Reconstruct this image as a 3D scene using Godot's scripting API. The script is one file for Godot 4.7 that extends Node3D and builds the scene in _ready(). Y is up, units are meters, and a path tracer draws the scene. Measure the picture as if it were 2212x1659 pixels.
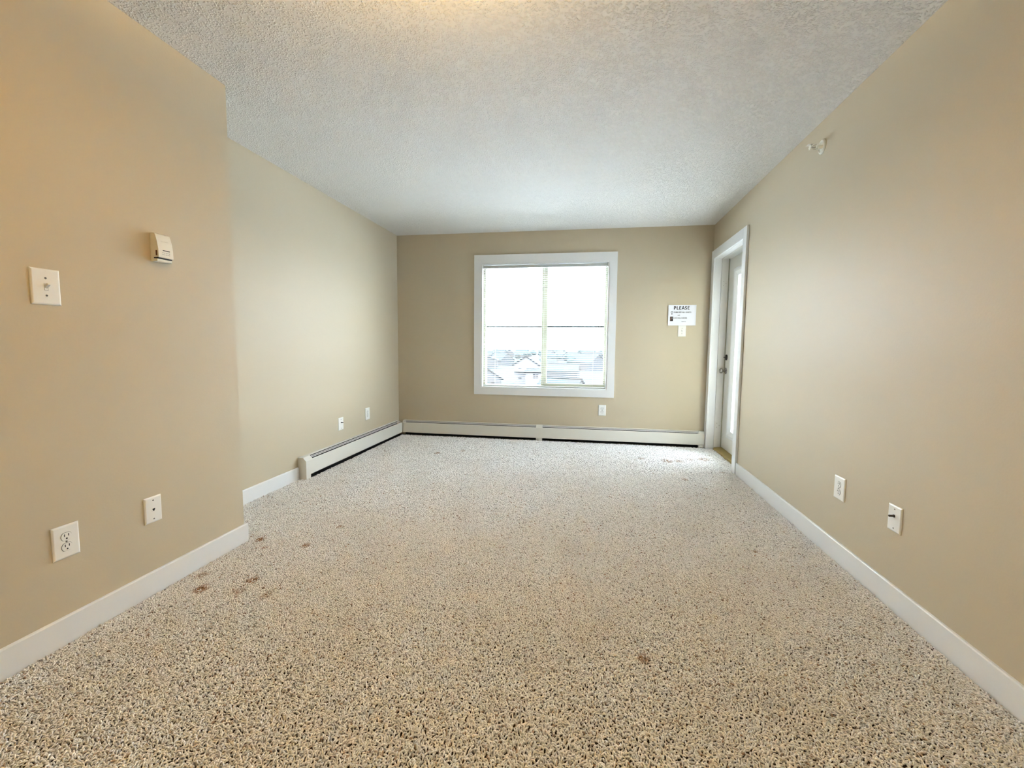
extends Node3D

# ---- the room, in metres: y up, the window wall lies towards -z ----
const XR := 1.3177       # wall with the balcony door
const XN := -1.8769      # near stretch of the opposite wall
const XF := -2.3235      # its far stretch, set back
const ZB := -5.2288      # wall with the window
const ZC := -2.1397      # corner where the wall steps back
const ZF := 2.6          # wall behind the camera
const H := 2.44
const GROUND := -9.7

var M := {}
var counts := {}

func _ready() -> void:
	# ------------------------------------------------ camera, sky, light
	var cam := Camera3D.new()
	cam.name = "camera"
	add_child(cam)
	cam.position = Vector3(0, 1.11405, 0)
	cam.rotation = Vector3(-0.08441, 0.16791, 0.00922)
	cam.fov = rad_to_deg(2.0 * atan(829.5 / 962.63))
	cam.near = 0.02
	cam.far = 2000.0
	cam.current = true

	var sky_mat := ProceduralSkyMaterial.new()
	sky_mat.sky_top_color = Color(1.05, 1.13, 1.22)
	sky_mat.sky_horizon_color = Color(0.92, 0.965, 1.0)
	sky_mat.sky_curve = 0.5
	sky_mat.ground_horizon_color = Color(0.80, 0.83, 0.84)
	sky_mat.ground_bottom_color = Color(0.55, 0.56, 0.55)
	sky_mat.sun_angle_max = 1.0
	var sky := Sky.new()
	sky.sky_material = sky_mat
	var env := Environment.new()
	env.background_mode = Environment.BG_SKY
	env.sky = sky
	env.background_energy_multiplier = SKY_ENERGY
	env.tonemap_mode = Environment.TONE_MAPPER_LINEAR
	env.tonemap_exposure = EXPOSURE
	env.sdfgi_enabled = true
	env.ssao_enabled = true
	env.ssil_enabled = true
	var we := WorldEnvironment.new()
	we.name = "world_environment"
	we.environment = env
	add_child(we)

	make_materials()
	build_shell()
	build_window()
	build_door()
	build_baseboards()
	build_carpet()
	build_heaters()
	build_blind()
	build_wall_fittings()
	build_sign()
	build_sprinkler()
	build_ceiling_lamps()
	build_outside()

const SKY_ENERGY := 9.0
const EXPOSURE := 3.2
const LAMP_ENERGY := 0.55

# =====================================================================
# naming
# =====================================================================
func numbered(called: String) -> String:
	var n: int = counts.get(called, 0)
	counts[called] = n + 1
	return called if n == 0 else "%s_%03d" % [called, n]

func tag(o: Node, label: String, category := "", group := "", kind := "") -> Node:
	if label: o.set_meta("label", label)
	if category: o.set_meta("category", category)
	if group: o.set_meta("group", group)
	if kind: o.set_meta("kind", kind)
	return o

func thing(called: String, label: String, category: String, at := Vector3.ZERO, turn := 0.0, group := "", kind := "") -> Node3D:
	var o := Node3D.new()
	o.name = numbered(called)
	add_child(o, true)
	o.position = at
	o.rotation.y = turn
	tag(o, label, category, group, kind)
	return o

func obj(called: String, st: SurfaceTool, m: Material, parent: Node = null) -> MeshInstance3D:
	var o := MeshInstance3D.new()
	o.name = called if parent else numbered(called)
	o.mesh = st.commit()
	o.mesh.surface_set_material(0, m)
	o.cast_shadow = GeometryInstance3D.SHADOW_CASTING_SETTING_ON
	(parent if parent else self).add_child(o, true)
	return o

func again(called: String, mesh: Mesh, parent: Node, at: Vector3) -> MeshInstance3D:
	var o := MeshInstance3D.new()
	o.name = called
	o.mesh = mesh
	o.position = at
	parent.add_child(o, true)
	return o

# =====================================================================
# shapes
# =====================================================================
func mb() -> SurfaceTool:
	var st := SurfaceTool.new()
	st.begin(Mesh.PRIMITIVE_TRIANGLES)
	return st

# a triangle whose face looks away from the point "inside"
func tri(st: SurfaceTool, a: Vector3, b: Vector3, c: Vector3, inside: Vector3) -> void:
	var n := (b - a).cross(c - a)
	if n.length_squared() < 1e-20: return
	n = n.normalized()
	if n.dot((a + b + c) / 3.0 - inside) < 0.0:
		n = -n
		var t := b
		b = c
		c = t
	for p in [a, c, b]:
		st.set_normal(n)
		st.set_uv(Vector2(p.x + p.z, p.y))
		st.add_vertex(p)

func quad(st: SurfaceTool, a: Vector3, b: Vector3, c: Vector3, d: Vector3, inside: Vector3) -> void:
	tri(st, a, b, c, inside)
	tri(st, a, c, d, inside)

# a box between two corners, its edges cut by r
func box(st: SurfaceTool, lo: Vector3, hi: Vector3, r := 0.0) -> void:
	var c := (lo + hi) * 0.5
	var e := (hi - lo) * 0.5
	r = minf(r, minf(e.x, minf(e.y, e.z)) * 0.9)
	var P := func(sx: float, sy: float, sz: float, ax: int) -> Vector3:
		var v := Vector3(sx * (e.x - r), sy * (e.y - r), sz * (e.z - r))
		if ax == 0: v.x = sx * e.x
		elif ax == 1: v.y = sy * e.y
		else: v.z = sz * e.z
		return c + v
	for s in [-1.0, 1.0]:
		quad(st, P.call(s, -1, -1, 0), P.call(s, 1, -1, 0), P.call(s, 1, 1, 0), P.call(s, -1, 1, 0), c)
		quad(st, P.call(-1, s, -1, 1), P.call(1, s, -1, 1), P.call(1, s, 1, 1), P.call(-1, s, 1, 1), c)
		quad(st, P.call(-1, -1, s, 2), P.call(1, -1, s, 2), P.call(1, 1, s, 2), P.call(-1, 1, s, 2), c)
	if r > 0.0:
		for s in [-1.0, 1.0]:
			for t in [-1.0, 1.0]:
				quad(st, P.call(-1, s, t, 1), P.call(1, s, t, 1), P.call(1, s, t, 2), P.call(-1, s, t, 2), c)
				quad(st, P.call(s, -1, t, 0), P.call(s, 1, t, 0), P.call(s, 1, t, 2), P.call(s, -1, t, 2), c)
				quad(st, P.call(s, t, -1, 0), P.call(s, t, 1, 0), P.call(s, t, 1, 1), P.call(s, t, -1, 1), c)
				for u in [-1.0, 1.0]:
					tri(st, P.call(s, t, u, 0), P.call(s, t, u, 1), P.call(s, t, u, 2), c)

# a flat outline (in the plane of u and v at "at") pushed along w
func prism(st: SurfaceTool, outline: PackedVector2Array, at: Vector3, u: Vector3, v: Vector3, w: Vector3) -> void:
	var mid := Vector2.ZERO
	for p in outline: mid += p / outline.size()
	var ids := Geometry2D.triangulate_polygon(outline)
	var here := func(p: Vector2) -> Vector3: return at + u * p.x + v * p.y
	var inside := at + u * mid.x + v * mid.y + w * 0.5
	var wn := w.normalized()
	for k in range(0, ids.size(), 3):
		var a: Vector3 = here.call(outline[ids[k]])
		var b: Vector3 = here.call(outline[ids[k + 1]])
		var c: Vector3 = here.call(outline[ids[k + 2]])
		tri(st, a, b, c, (a + b + c) / 3.0 + wn)
		tri(st, a + w, b + w, c + w, (a + b + c) / 3.0 + w - wn)
	var cw := Geometry2D.is_polygon_clockwise(outline)
	for k in outline.size():
		var p := outline[k]
		var q := outline[(k + 1) % outline.size()]
		var d := q - p
		var out := Vector2(d.y, -d.x) * (-1.0 if cw else 1.0)
		var a: Vector3 = here.call(p)
		var b: Vector3 = here.call(q)
		var o3 := (u * out.x + v * out.y).normalized()
		quad(st, a, b, b + w, a + w, (a + b + w) * 0.5 - o3)

# a profile of (radius, along) turned round an axis through "at"
func lathe(st: SurfaceTool, prof: PackedVector2Array, at: Vector3, axis: Vector3, n := 24) -> void:
	axis = axis.normalized()
	var u := axis.cross(Vector3.UP if absf(axis.y) < 0.9 else Vector3.RIGHT).normalized()
	var v := axis.cross(u)
	for k in prof.size() - 1:
		var p := prof[k]
		var q := prof[k + 1]
		var d := q - p
		if d.length() < 1e-7: continue
		var nr := Vector2(d.y, -d.x).normalized()
		for i in n:
			var a0 := TAU * i / n
			var a1 := TAU * (i + 1) / n
			var r0 := u * cos(a0) + v * sin(a0)
			var r1 := u * cos(a1) + v * sin(a1)
			var pts := [at + r0 * p.x + axis * p.y, at + r1 * p.x + axis * p.y, at + r1 * q.x + axis * q.y, at + r0 * q.x + axis * q.y]
			var nm := [r0 * nr.x + axis * nr.y, r1 * nr.x + axis * nr.y, r1 * nr.x + axis * nr.y, r0 * nr.x + axis * nr.y]
			var gn: Vector3 = (pts[1] - pts[0]).cross(pts[2] - pts[0]) + (pts[2] - pts[0]).cross(pts[3] - pts[0])
			var order := [0, 2, 1, 0, 3, 2]
			if gn.dot(nm[0]) < 0.0: order = [0, 1, 2, 0, 2, 3]
			for j in order:
				st.set_normal(nm[j])
				st.set_uv(Vector2(a0, p.y))
				st.add_vertex(pts[j])

# a round bar from a to b
func bar(st: SurfaceTool, a: Vector3, b: Vector3, r: float, n := 10) -> void:
	var l := (b - a).length()
	lathe(st, PackedVector2Array([Vector2(0, 0), Vector2(r, 0), Vector2(r, l), Vector2(0, l)]), a, b - a, n)

func ring2(cx: float, cy: float, rx: float, ry: float, n := 24) -> PackedVector2Array:
	var p := PackedVector2Array()
	for i in n: p.append(Vector2(cx + rx * cos(TAU * i / n), cy + ry * sin(TAU * i / n)))
	return p

# =====================================================================
# materials
# =====================================================================
func noise_picture(seed_: int, freq: float, octaves: int, size: int, kind := FastNoiseLite.TYPE_SIMPLEX_SMOOTH) -> ImageTexture:
	var n := FastNoiseLite.new()
	n.seed = seed_
	n.noise_type = kind
	n.frequency = freq
	n.fractal_octaves = octaves
	return ImageTexture.create_from_image(n.get_seamless_image(size, size))

# a repeating picture of raised oval flecks, wrapped at its edges so that no seam shows
func flecks(size: int, count: int, least: float, most: float) -> ImageTexture:
	var h := PackedFloat32Array()
	h.resize(size * size)
	var rng := RandomNumberGenerator.new()
	rng.seed = 404
	for k in count:
		var cx := rng.randf() * size
		var cy := rng.randf() * size
		var a := rng.randf() * PI
		var ra := rng.randf_range(least, most)
		var rb := ra * rng.randf_range(0.45, 0.9)
		var top := rng.randf_range(0.35, 1.0)
		var ca := cos(a)
		var sa := sin(a)
		var reach := int(ceil(ra))
		for dy in range(-reach, reach + 1):
			var row := posmod(int(cy) + dy, size) * size
			for dx in range(-reach, reach + 1):
				var u := (dx * ca + dy * sa) / ra
				var v := (dy * ca - dx * sa) / rb
				var d := u * u + v * v
				if d < 1.0:
					var at := row + posmod(int(cx) + dx, size)
					h[at] = maxf(h[at], top * (1.0 - d))
	var bytes := PackedByteArray()
	bytes.resize(size * size)
	for k in h.size(): bytes[k] = int(h[k] * 255.0)
	return ImageTexture.create_from_image(Image.create_from_data(size, size, false, Image.FORMAT_L8, bytes))

func mat(called: String, c: Color, rough := 0.6, metal := 0.0, spec := 0.5) -> StandardMaterial3D:
	var m := StandardMaterial3D.new()
	m.resource_name = called
	m.albedo_color = c
	m.roughness = rough
	m.metallic = metal
	m.metallic_specular = spec
	M[called] = m
	return m

func relief(m: StandardMaterial3D, t: Texture2D, metres: float, height_cm: float) -> void:
	m.uv1_triplanar = true
	m.uv1_world_triplanar = true
	m.uv1_scale = Vector3.ONE / metres
	m.heightmap_enabled = true
	m.heightmap_texture = t
	m.heightmap_scale = height_cm

func make_materials() -> void:
	relief(mat("wall_paint", Color(0.77, 0.725, 0.63), 0.5, 0.0, 0.36), noise_picture(3, 0.09, 3, 512), 0.55, 0.015)
	# stippled ceiling: short raised flecks on white
	var ceil := mat("ceiling_stipple", Color(0.925, 0.92, 0.90), 0.9, 0.0, 0.2)
	relief(ceil, flecks(1024, 7600, 4.0, 8.5), 0.82, 0.65)
	mat("white_trim", Color(0.90, 0.905, 0.90), 0.38)
	mat("white_door", Color(0.875, 0.87, 0.84), 0.42)
	mat("vinyl", Color(0.66, 0.655, 0.57), 0.55)
	mat("muntin_grey", Color(0.24, 0.27, 0.27), 0.8, 0.0, 0.1)
	mat("plate", Color(0.93, 0.93, 0.91), 0.33)
	mat("thermostat_plastic", Color(0.92, 0.915, 0.87), 0.4)
	mat("dark", Color(0.05, 0.045, 0.04), 0.7)
	mat("print_black", Color(0.04, 0.04, 0.05), 0.8)
	mat("print_grey", Color(0.42, 0.42, 0.44), 0.8)
	mat("print_brown", Color(0.42, 0.27, 0.22), 0.8)
	mat("paper", Color(0.93, 0.935, 0.96), 0.85, 0.0, 0.2)
	mat("heater_enamel", Color(0.865, 0.855, 0.815), 0.38)
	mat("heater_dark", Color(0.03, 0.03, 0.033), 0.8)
	mat("fin_metal", Color(0.80, 0.79, 0.79), 0.4, 0.0)
	mat("steel", Color(0.62, 0.60, 0.57), 0.22, 1.0)
	mat("dull_steel", Color(0.30, 0.29, 0.28), 0.35, 1.0)
	mat("screw", Color(0.50, 0.49, 0.47), 0.5, 0.3)
	mat("copper", Color(0.35, 0.20, 0.13), 0.45, 0.8)
	mat("sill_brass", Color(0.66, 0.58, 0.33), 0.5, 0.25)
	mat("weatherstrip", Color(0.24, 0.20, 0.15), 0.8)
	mat("slat_vinyl", Color(0.72, 0.72, 0.70), 0.6, 0.0, 0.3)
	mat("cord", Color(0.80, 0.80, 0.78), 0.8)
	var glass := mat("window_glass", Color(1, 1, 1, 0.04), 0.03)
	glass.transparency = BaseMaterial3D.TRANSPARENCY_ALPHA
	mat("sprinkler_white", Color(0.92, 0.91, 0.86), 0.35)
	mat("carpet_back", Color(0.24, 0.195, 0.15), 0.95, 0.0, 0.2)
	var pile := mat("carpet_pile", Color(1, 1, 1), 0.95, 0.0, 0.15)
	pile.vertex_color_use_as_albedo = true
	var globe := mat("lamp_globe", Color(1.0, 0.93, 0.80), 0.4)
	globe.emission_enabled = true
	globe.emission = Color(1.0, 0.86, 0.62)
	globe.emission_energy_multiplier = 2.0
	var bowl := mat("lamp_bowl", Color(0.94, 0.90, 0.80), 0.5)
	bowl.backlight_enabled = true
	bowl.backlight = Color(0.9, 0.86, 0.72)
	mat("lamp_metal", Color(0.75, 0.72, 0.66), 0.35, 0.8)
	# out of doors; the distant colours lean blue-green to paint in haze
	relief(mat("added_bounce_ground", Color(0.93, 0.945, 0.95), 0.95, 0.0, 0.1), noise_picture(21, 0.02, 4, 512), 9.0, 4.0)  # white ground, added for the light it throws back
	mat("far_plain", Color(0.170, 0.195, 0.197), 0.95, 0.0, 0.05)
	mat("fascia", Color(0.05, 0.055, 0.055), 0.9, 0.0, 0.0)
	mat("siding_white", Color(0.31, 0.31, 0.315), 0.9, 0.0, 0.1)
	mat("siding_pale", Color(0.195, 0.205, 0.21), 0.9, 0.0, 0.05)
	mat("roof_grey", Color(0.165, 0.183, 0.185), 0.95, 0.0, 0.1)
	mat("roof_dark", Color(0.145, 0.165, 0.167), 0.95, 0.0, 0.1)
	mat("far_glass", Color(0.06, 0.07, 0.08), 0.6, 0.0, 0.05)
	mat("leaf", Color(0.16, 0.19, 0.187), 0.9, 0.0, 0.1)
	mat("bark", Color(0.30, 0.26, 0.22), 0.9)
	mat("deck_concrete", Color(0.80, 0.80, 0.79), 0.85)
	mat("rail_metal", Color(0.17, 0.18, 0.19), 0.6)
	mat("added_siding", Color(0.78, 0.76, 0.70), 0.8)  # for the added balcony roof and end wall

# =====================================================================
# room shell
# =====================================================================
const WX0 := -1.265      # window opening
const WX1 := 0.220
const WY0 := 0.615
const WY1 := 2.083
const DZ0 := -5.118      # door opening
const DZ1 := -4.222
const DY1 := 2.060

func structure(called: String, label: String, category: String, st: SurfaceTool, m: Material) -> MeshInstance3D:
	var o := obj(called, st, m)
	tag(o, label, category, "", "structure")
	return o

func build_shell() -> void:
	var st := mb()
	box(st, Vector3(-3.1, -0.25, ZB - 0.2), Vector3(XR + 0.2, 0.0, ZF + 0.2))
	structure("floor", "beige carpeted floor running from the camera to the window wall", "floor", st, M.carpet_back)
	st = mb()
	box(st, Vector3(-3.1, H, ZB - 0.2), Vector3(XR + 0.2, H + 0.2, ZF + 0.2))
	structure("ceiling", "white ceiling with a coarse stippled texture", "ceiling", st, M.ceiling_stipple)
	# window wall, four pieces round the opening
	st = mb()
	box(st, Vector3(-3.1, 0, ZB - 0.2), Vector3(WX0, H, ZB))
	box(st, Vector3(WX1, 0, ZB - 0.2), Vector3(XR + 0.2, H, ZB))
	box(st, Vector3(WX0, 0, ZB - 0.2), Vector3(WX1, WY0, ZB))
	box(st, Vector3(WX0, WY1, ZB - 0.2), Vector3(WX1, H, ZB))
	structure("wall_back", "beige end wall that holds the window and the paper notice", "wall", st, M.wall_paint)
	# wall with the door
	st = mb()
	box(st, Vector3(XR, 0, ZB), Vector3(XR + 0.2, H, DZ0 - 0.03))
	box(st, Vector3(XR, 0, DZ1 + 0.03), Vector3(XR + 0.2, H, ZF))
	box(st, Vector3(XR, DY1 + 0.03, DZ0 - 0.03), Vector3(XR + 0.2, H, DZ1 + 0.03))
	structure("wall_right", "long beige wall with the balcony door at its far end", "wall", st, M.wall_paint)
	st = mb()
	box(st, Vector3(-3.1, 0, ZB), Vector3(XF, H, ZC))
	structure("wall_left", "set-back stretch of beige wall beside the window wall above the short heater", "wall", st, M.wall_paint)
	st = mb()
	var c := 0.004
	prism(st, PackedVector2Array([Vector2(-3.1, ZC), Vector2(XN - c, ZC), Vector2(XN, ZC + c), Vector2(XN, ZF), Vector2(-3.1, ZF)]), Vector3.ZERO, Vector3.RIGHT, Vector3.BACK, Vector3(0, H, 0))
	structure("wall_left", "nearer stretch of beige wall with the thermostat and the light switch", "wall", st, M.wall_paint)
	st = mb()
	box(st, Vector3(-3.1, 0, ZF), Vector3(XR + 0.2, H, ZF + 0.2))
	structure("wall_front", "beige wall behind the camera closing the room", "wall", st, M.wall_paint)

func build_baseboards() -> void:
	var t := 0.0125
	var hb := 0.1095
	var prof := PackedVector2Array([Vector2(0, 0), Vector2(t, 0), Vector2(t, hb - 0.004), Vector2(t - 0.004, hb), Vector2(0, hb)])
	var st := mb()
	# wall_left near, returning round the corner
	prism(st, prof, Vector3(XN, 0, ZC - t), Vector3.RIGHT, Vector3.UP, Vector3(0, 0, ZF - ZC + t))
	structure("baseboard_left", "white baseboard under the thermostat wall ending at the corner", "baseboard", st, M.white_trim)
	st = mb()
	prism(st, prof, Vector3(XF, 0, -3.235), Vector3.RIGHT, Vector3.UP, Vector3(0, 0, -ZC * 0 + 3.235 + ZC))
	structure("baseboard_left", "short white baseboard between the corner and the end of the short heater", "baseboard", st, M.white_trim)
	st = mb()
	prism(st, prof, Vector3(XR, 0, DZ1 + 0.092), Vector3.LEFT, Vector3.UP, Vector3(0, 0, ZF - DZ1 - 0.092))
	structure("baseboard_right", "long white baseboard running from the door casing towards the camera", "baseboard", st, M.white_trim)

# =====================================================================
# window
# =====================================================================
func casing_piece(st: SurfaceTool, outline: PackedVector2Array, at: Vector3, u: Vector3, v: Vector3, w: Vector3) -> void:
	prism(st, outline, at, u, v, w)

func build_window() -> void:
	var win := thing("window_1", "white cased sliding window with a cream vinyl frame", "window", Vector3(0, 0, ZB), 0.0, "", "structure")
	var ox0 := -1.3497
	var ox1 := 0.3040
	var oy0 := 0.5337
	var oy1 := 2.1810
	var t := 0.016
	var rims := [
		[Vector2(ox0, oy1), Vector2(ox1, oy1), Vector2(WX1, WY1), Vector2(WX0, WY1)],
		[Vector2(ox0, oy0), Vector2(WX0, WY0), Vector2(WX1, WY0), Vector2(ox1, oy0)],
		[Vector2(ox0, oy0), Vector2(ox0, oy1), Vector2(WX0, WY1), Vector2(WX0, WY0)],
		[Vector2(ox1, oy0), Vector2(WX1, WY0), Vector2(WX1, WY1), Vector2(ox1, oy1)],
	]
	for r in rims:
		var st := mb()
		prism(st, PackedVector2Array(r), Vector3(0, 0, 0.0), Vector3.RIGHT, Vector3.UP, Vector3(0, 0, t))
		obj("casing", st, M.white_trim, win)
	# boards lining the opening
	var d := 0.013
	var lining := [
		[Vector3(WX0, WY1 - d, -0.06), Vector3(WX1, WY1, 0.012)],
		[Vector3(WX0, WY0, -0.06), Vector3(WX1, WY0 + d, 0.012)],
		[Vector3(WX0, WY0 + d, -0.06), Vector3(WX0 + d, WY1 - d, 0.012)],
		[Vector3(WX1 - d, WY0 + d, -0.06), Vector3(WX1, WY1 - d, 0.012)],
	]
	for b in lining:
		var st := mb()
		box(st, b[0], b[1], 0.001)
		obj("jamb_lining", st, M.white_trim, win)
	# fixed frame of the vinyl unit
	var gx0 := -1.223
	var gx1 := -0.549
	var gy0 := 0.652
	var gy1 := 2.047
	var members := [
		[Vector3(WX0, gy1, -0.135), Vector3(WX1, WY1, -0.058)],
		[Vector3(WX0, WY0, -0.135), Vector3(WX1, gy0, -0.058)],
		[Vector3(WX0, gy0, -0.135), Vector3(gx0, gy1, -0.058)],
		[Vector3(WX1 - 0.022, gy0, -0.135), Vector3(WX1, gy1, -0.058)],
		[Vector3(gx1, gy0, -0.135), Vector3(-0.513, gy1, -0.075)],
	]
	for k in members.size():
		var st := mb()
		box(st, members[k][0], members[k][1], 0.003)
		obj("mullion" if k == 4 else "frame_rail", st, M.vinyl, win)
	# sliding sash on the door side, nearer the room
	var sx0 := -0.520
	var sx1 := WX1 - 0.022
	var px0 := -0.482
	var px1 := 0.176
	var py0 := 0.678
	var py1 := 2.035
	var sash := [
		[Vector3(sx0, py1, -0.095), Vector3(sx1, gy1, -0.064)],
		[Vector3(sx0, gy0, -0.095), Vector3(sx1, py0, -0.064)],
		[Vector3(sx0, py0, -0.095), Vector3(px0, py1, -0.064)],
		[Vector3(px1, py0, -0.095), Vector3(sx1, py1, -0.064)],
	]
	for b in sash:
		var st := mb()
		box(st, b[0], b[1], 0.003)
		obj("sash_rail", st, M.vinyl, win)
	# panes, each with its thin bar across
	var panes := [[gx0, gx1, gy0, gy1, -0.105], [px0, px1, py0, py1, -0.08]]
	for p in panes:
		var st := mb()
		quad(st, Vector3(p[0], p[2], p[4]), Vector3(p[1], p[2], p[4]), Vector3(p[1], p[3], p[4]), Vector3(p[0], p[3], p[4]), Vector3(0, 1, -1))
		obj("pane", st, M.window_glass, win)
		st = mb()
		box(st, Vector3(p[0], 1.3400, p[4] - 0.008), Vector3(p[1], 1.3600, p[4] - 0.001), 0.001)
		obj("muntin", st, M.muntin_grey, win)

func build_blind() -> void:
	var t := thing("window_blind", "white mini blind hanging open inside the window casing", "blind", Vector3(0, 0, ZB))
	var x0 := -1.243
	var x1 := 0.199
	var st := mb()
	# headrail: an open channel with a rolled lip
	prism(st, PackedVector2Array([Vector2(-0.046, 2.030), Vector2(-0.012, 2.030), Vector2(-0.010, 2.034), Vector2(-0.010, 2.062), Vector2(-0.014, 2.062), Vector2(-0.014, 2.036), Vector2(-0.043, 2.036), Vector2(-0.043, 2.062), Vector2(-0.046, 2.062)]), Vector3(x0 - 0.006, 0, 0), Vector3.BACK, Vector3.UP, Vector3(x1 - x0 + 0.012, 0, 0))
	obj("headrail", st, M.slat_vinyl, t)
	for x in [x0 - 0.007, x1 + 0.0]:
		st = mb()
		box(st, Vector3(x, 2.024, -0.05), Vector3(x + 0.007, 2.068, -0.006), 0.001)
		obj("bracket", st, M.cord, t)
	# one crowned slat, shared by all
	st = mb()
	var top := PackedVector2Array()
	var n := 6
	for i in n + 1:
		var s := i / float(n) * 2.0 - 1.0
		top.append(Vector2(s * 0.0125, 0.0016 * (1.0 - s * s) + 0.0005))
	for i in n + 1:
		var s := 1.0 - i / float(n) * 2.0
		top.append(Vector2(s * 0.0125, 0.0016 * (1.0 - s * s) - 0.0003))
	prism(st, top, Vector3(x0, 0, 0), Vector3.BACK, Vector3.UP, Vector3(x1 - x0, 0, 0))
	var mesh := st.commit()
	mesh.surface_set_material(0, M.slat_vinyl)
	var y := 2.012
	while y > 0.662:
		var s := again("slat", mesh, t, Vector3(0, y, -0.028))
		s.rotation.x = deg_to_rad(3.0)
		y -= 0.0218
	st = mb()
	box(st, Vector3(x0, 0.634, -0.040), Vector3(x1, 0.647, -0.016), 0.002)
	obj("bottom_rail", st, M.slat_vinyl, t)
	for x in [-1.10, -0.52, 0.06]:
		for z in [-0.0415, -0.0145]:
			st = mb()
			bar(st, Vector3(x, 0.64, z), Vector3(x, 2.035, z), 0.0006, 5)
			obj("ladder_cord", st, M.cord, t)
	st = mb()
	bar(st, Vector3(-1.163, 1.345, -0.006), Vector3(-1.163, 2.03, -0.008), 0.0036, 6)
	lathe(st, PackedVector2Array([Vector2(0, -0.012), Vector2(0.004, -0.010), Vector2(0.0045, 0.006), Vector2(0, 0.01)]), Vector3(-1.163, 1.345, -0.006), Vector3.UP, 8)
	obj("tilt_wand", st, M.cord, t)
	st = mb()
	bar(st, Vector3(0.106, 1.345, -0.006), Vector3(0.110, 2.03, -0.008), 0.0014, 6)
	bar(st, Vector3(0.111, 1.345, -0.006), Vector3(0.113, 2.03, -0.008), 0.0014, 6)
	obj("lift_cord", st, M.screw, t)
	st = mb()
	lathe(st, PackedVector2Array([Vector2(0, 0.03), Vector2(0.003, 0.028), Vector2(0.0055, 0.004), Vector2(0.0065, 0), Vector2(0, 0)]), Vector3(0.1085, 1.318, -0.006), Vector3.UP, 10)
	obj("tassel", st, M.screw, t)

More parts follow.
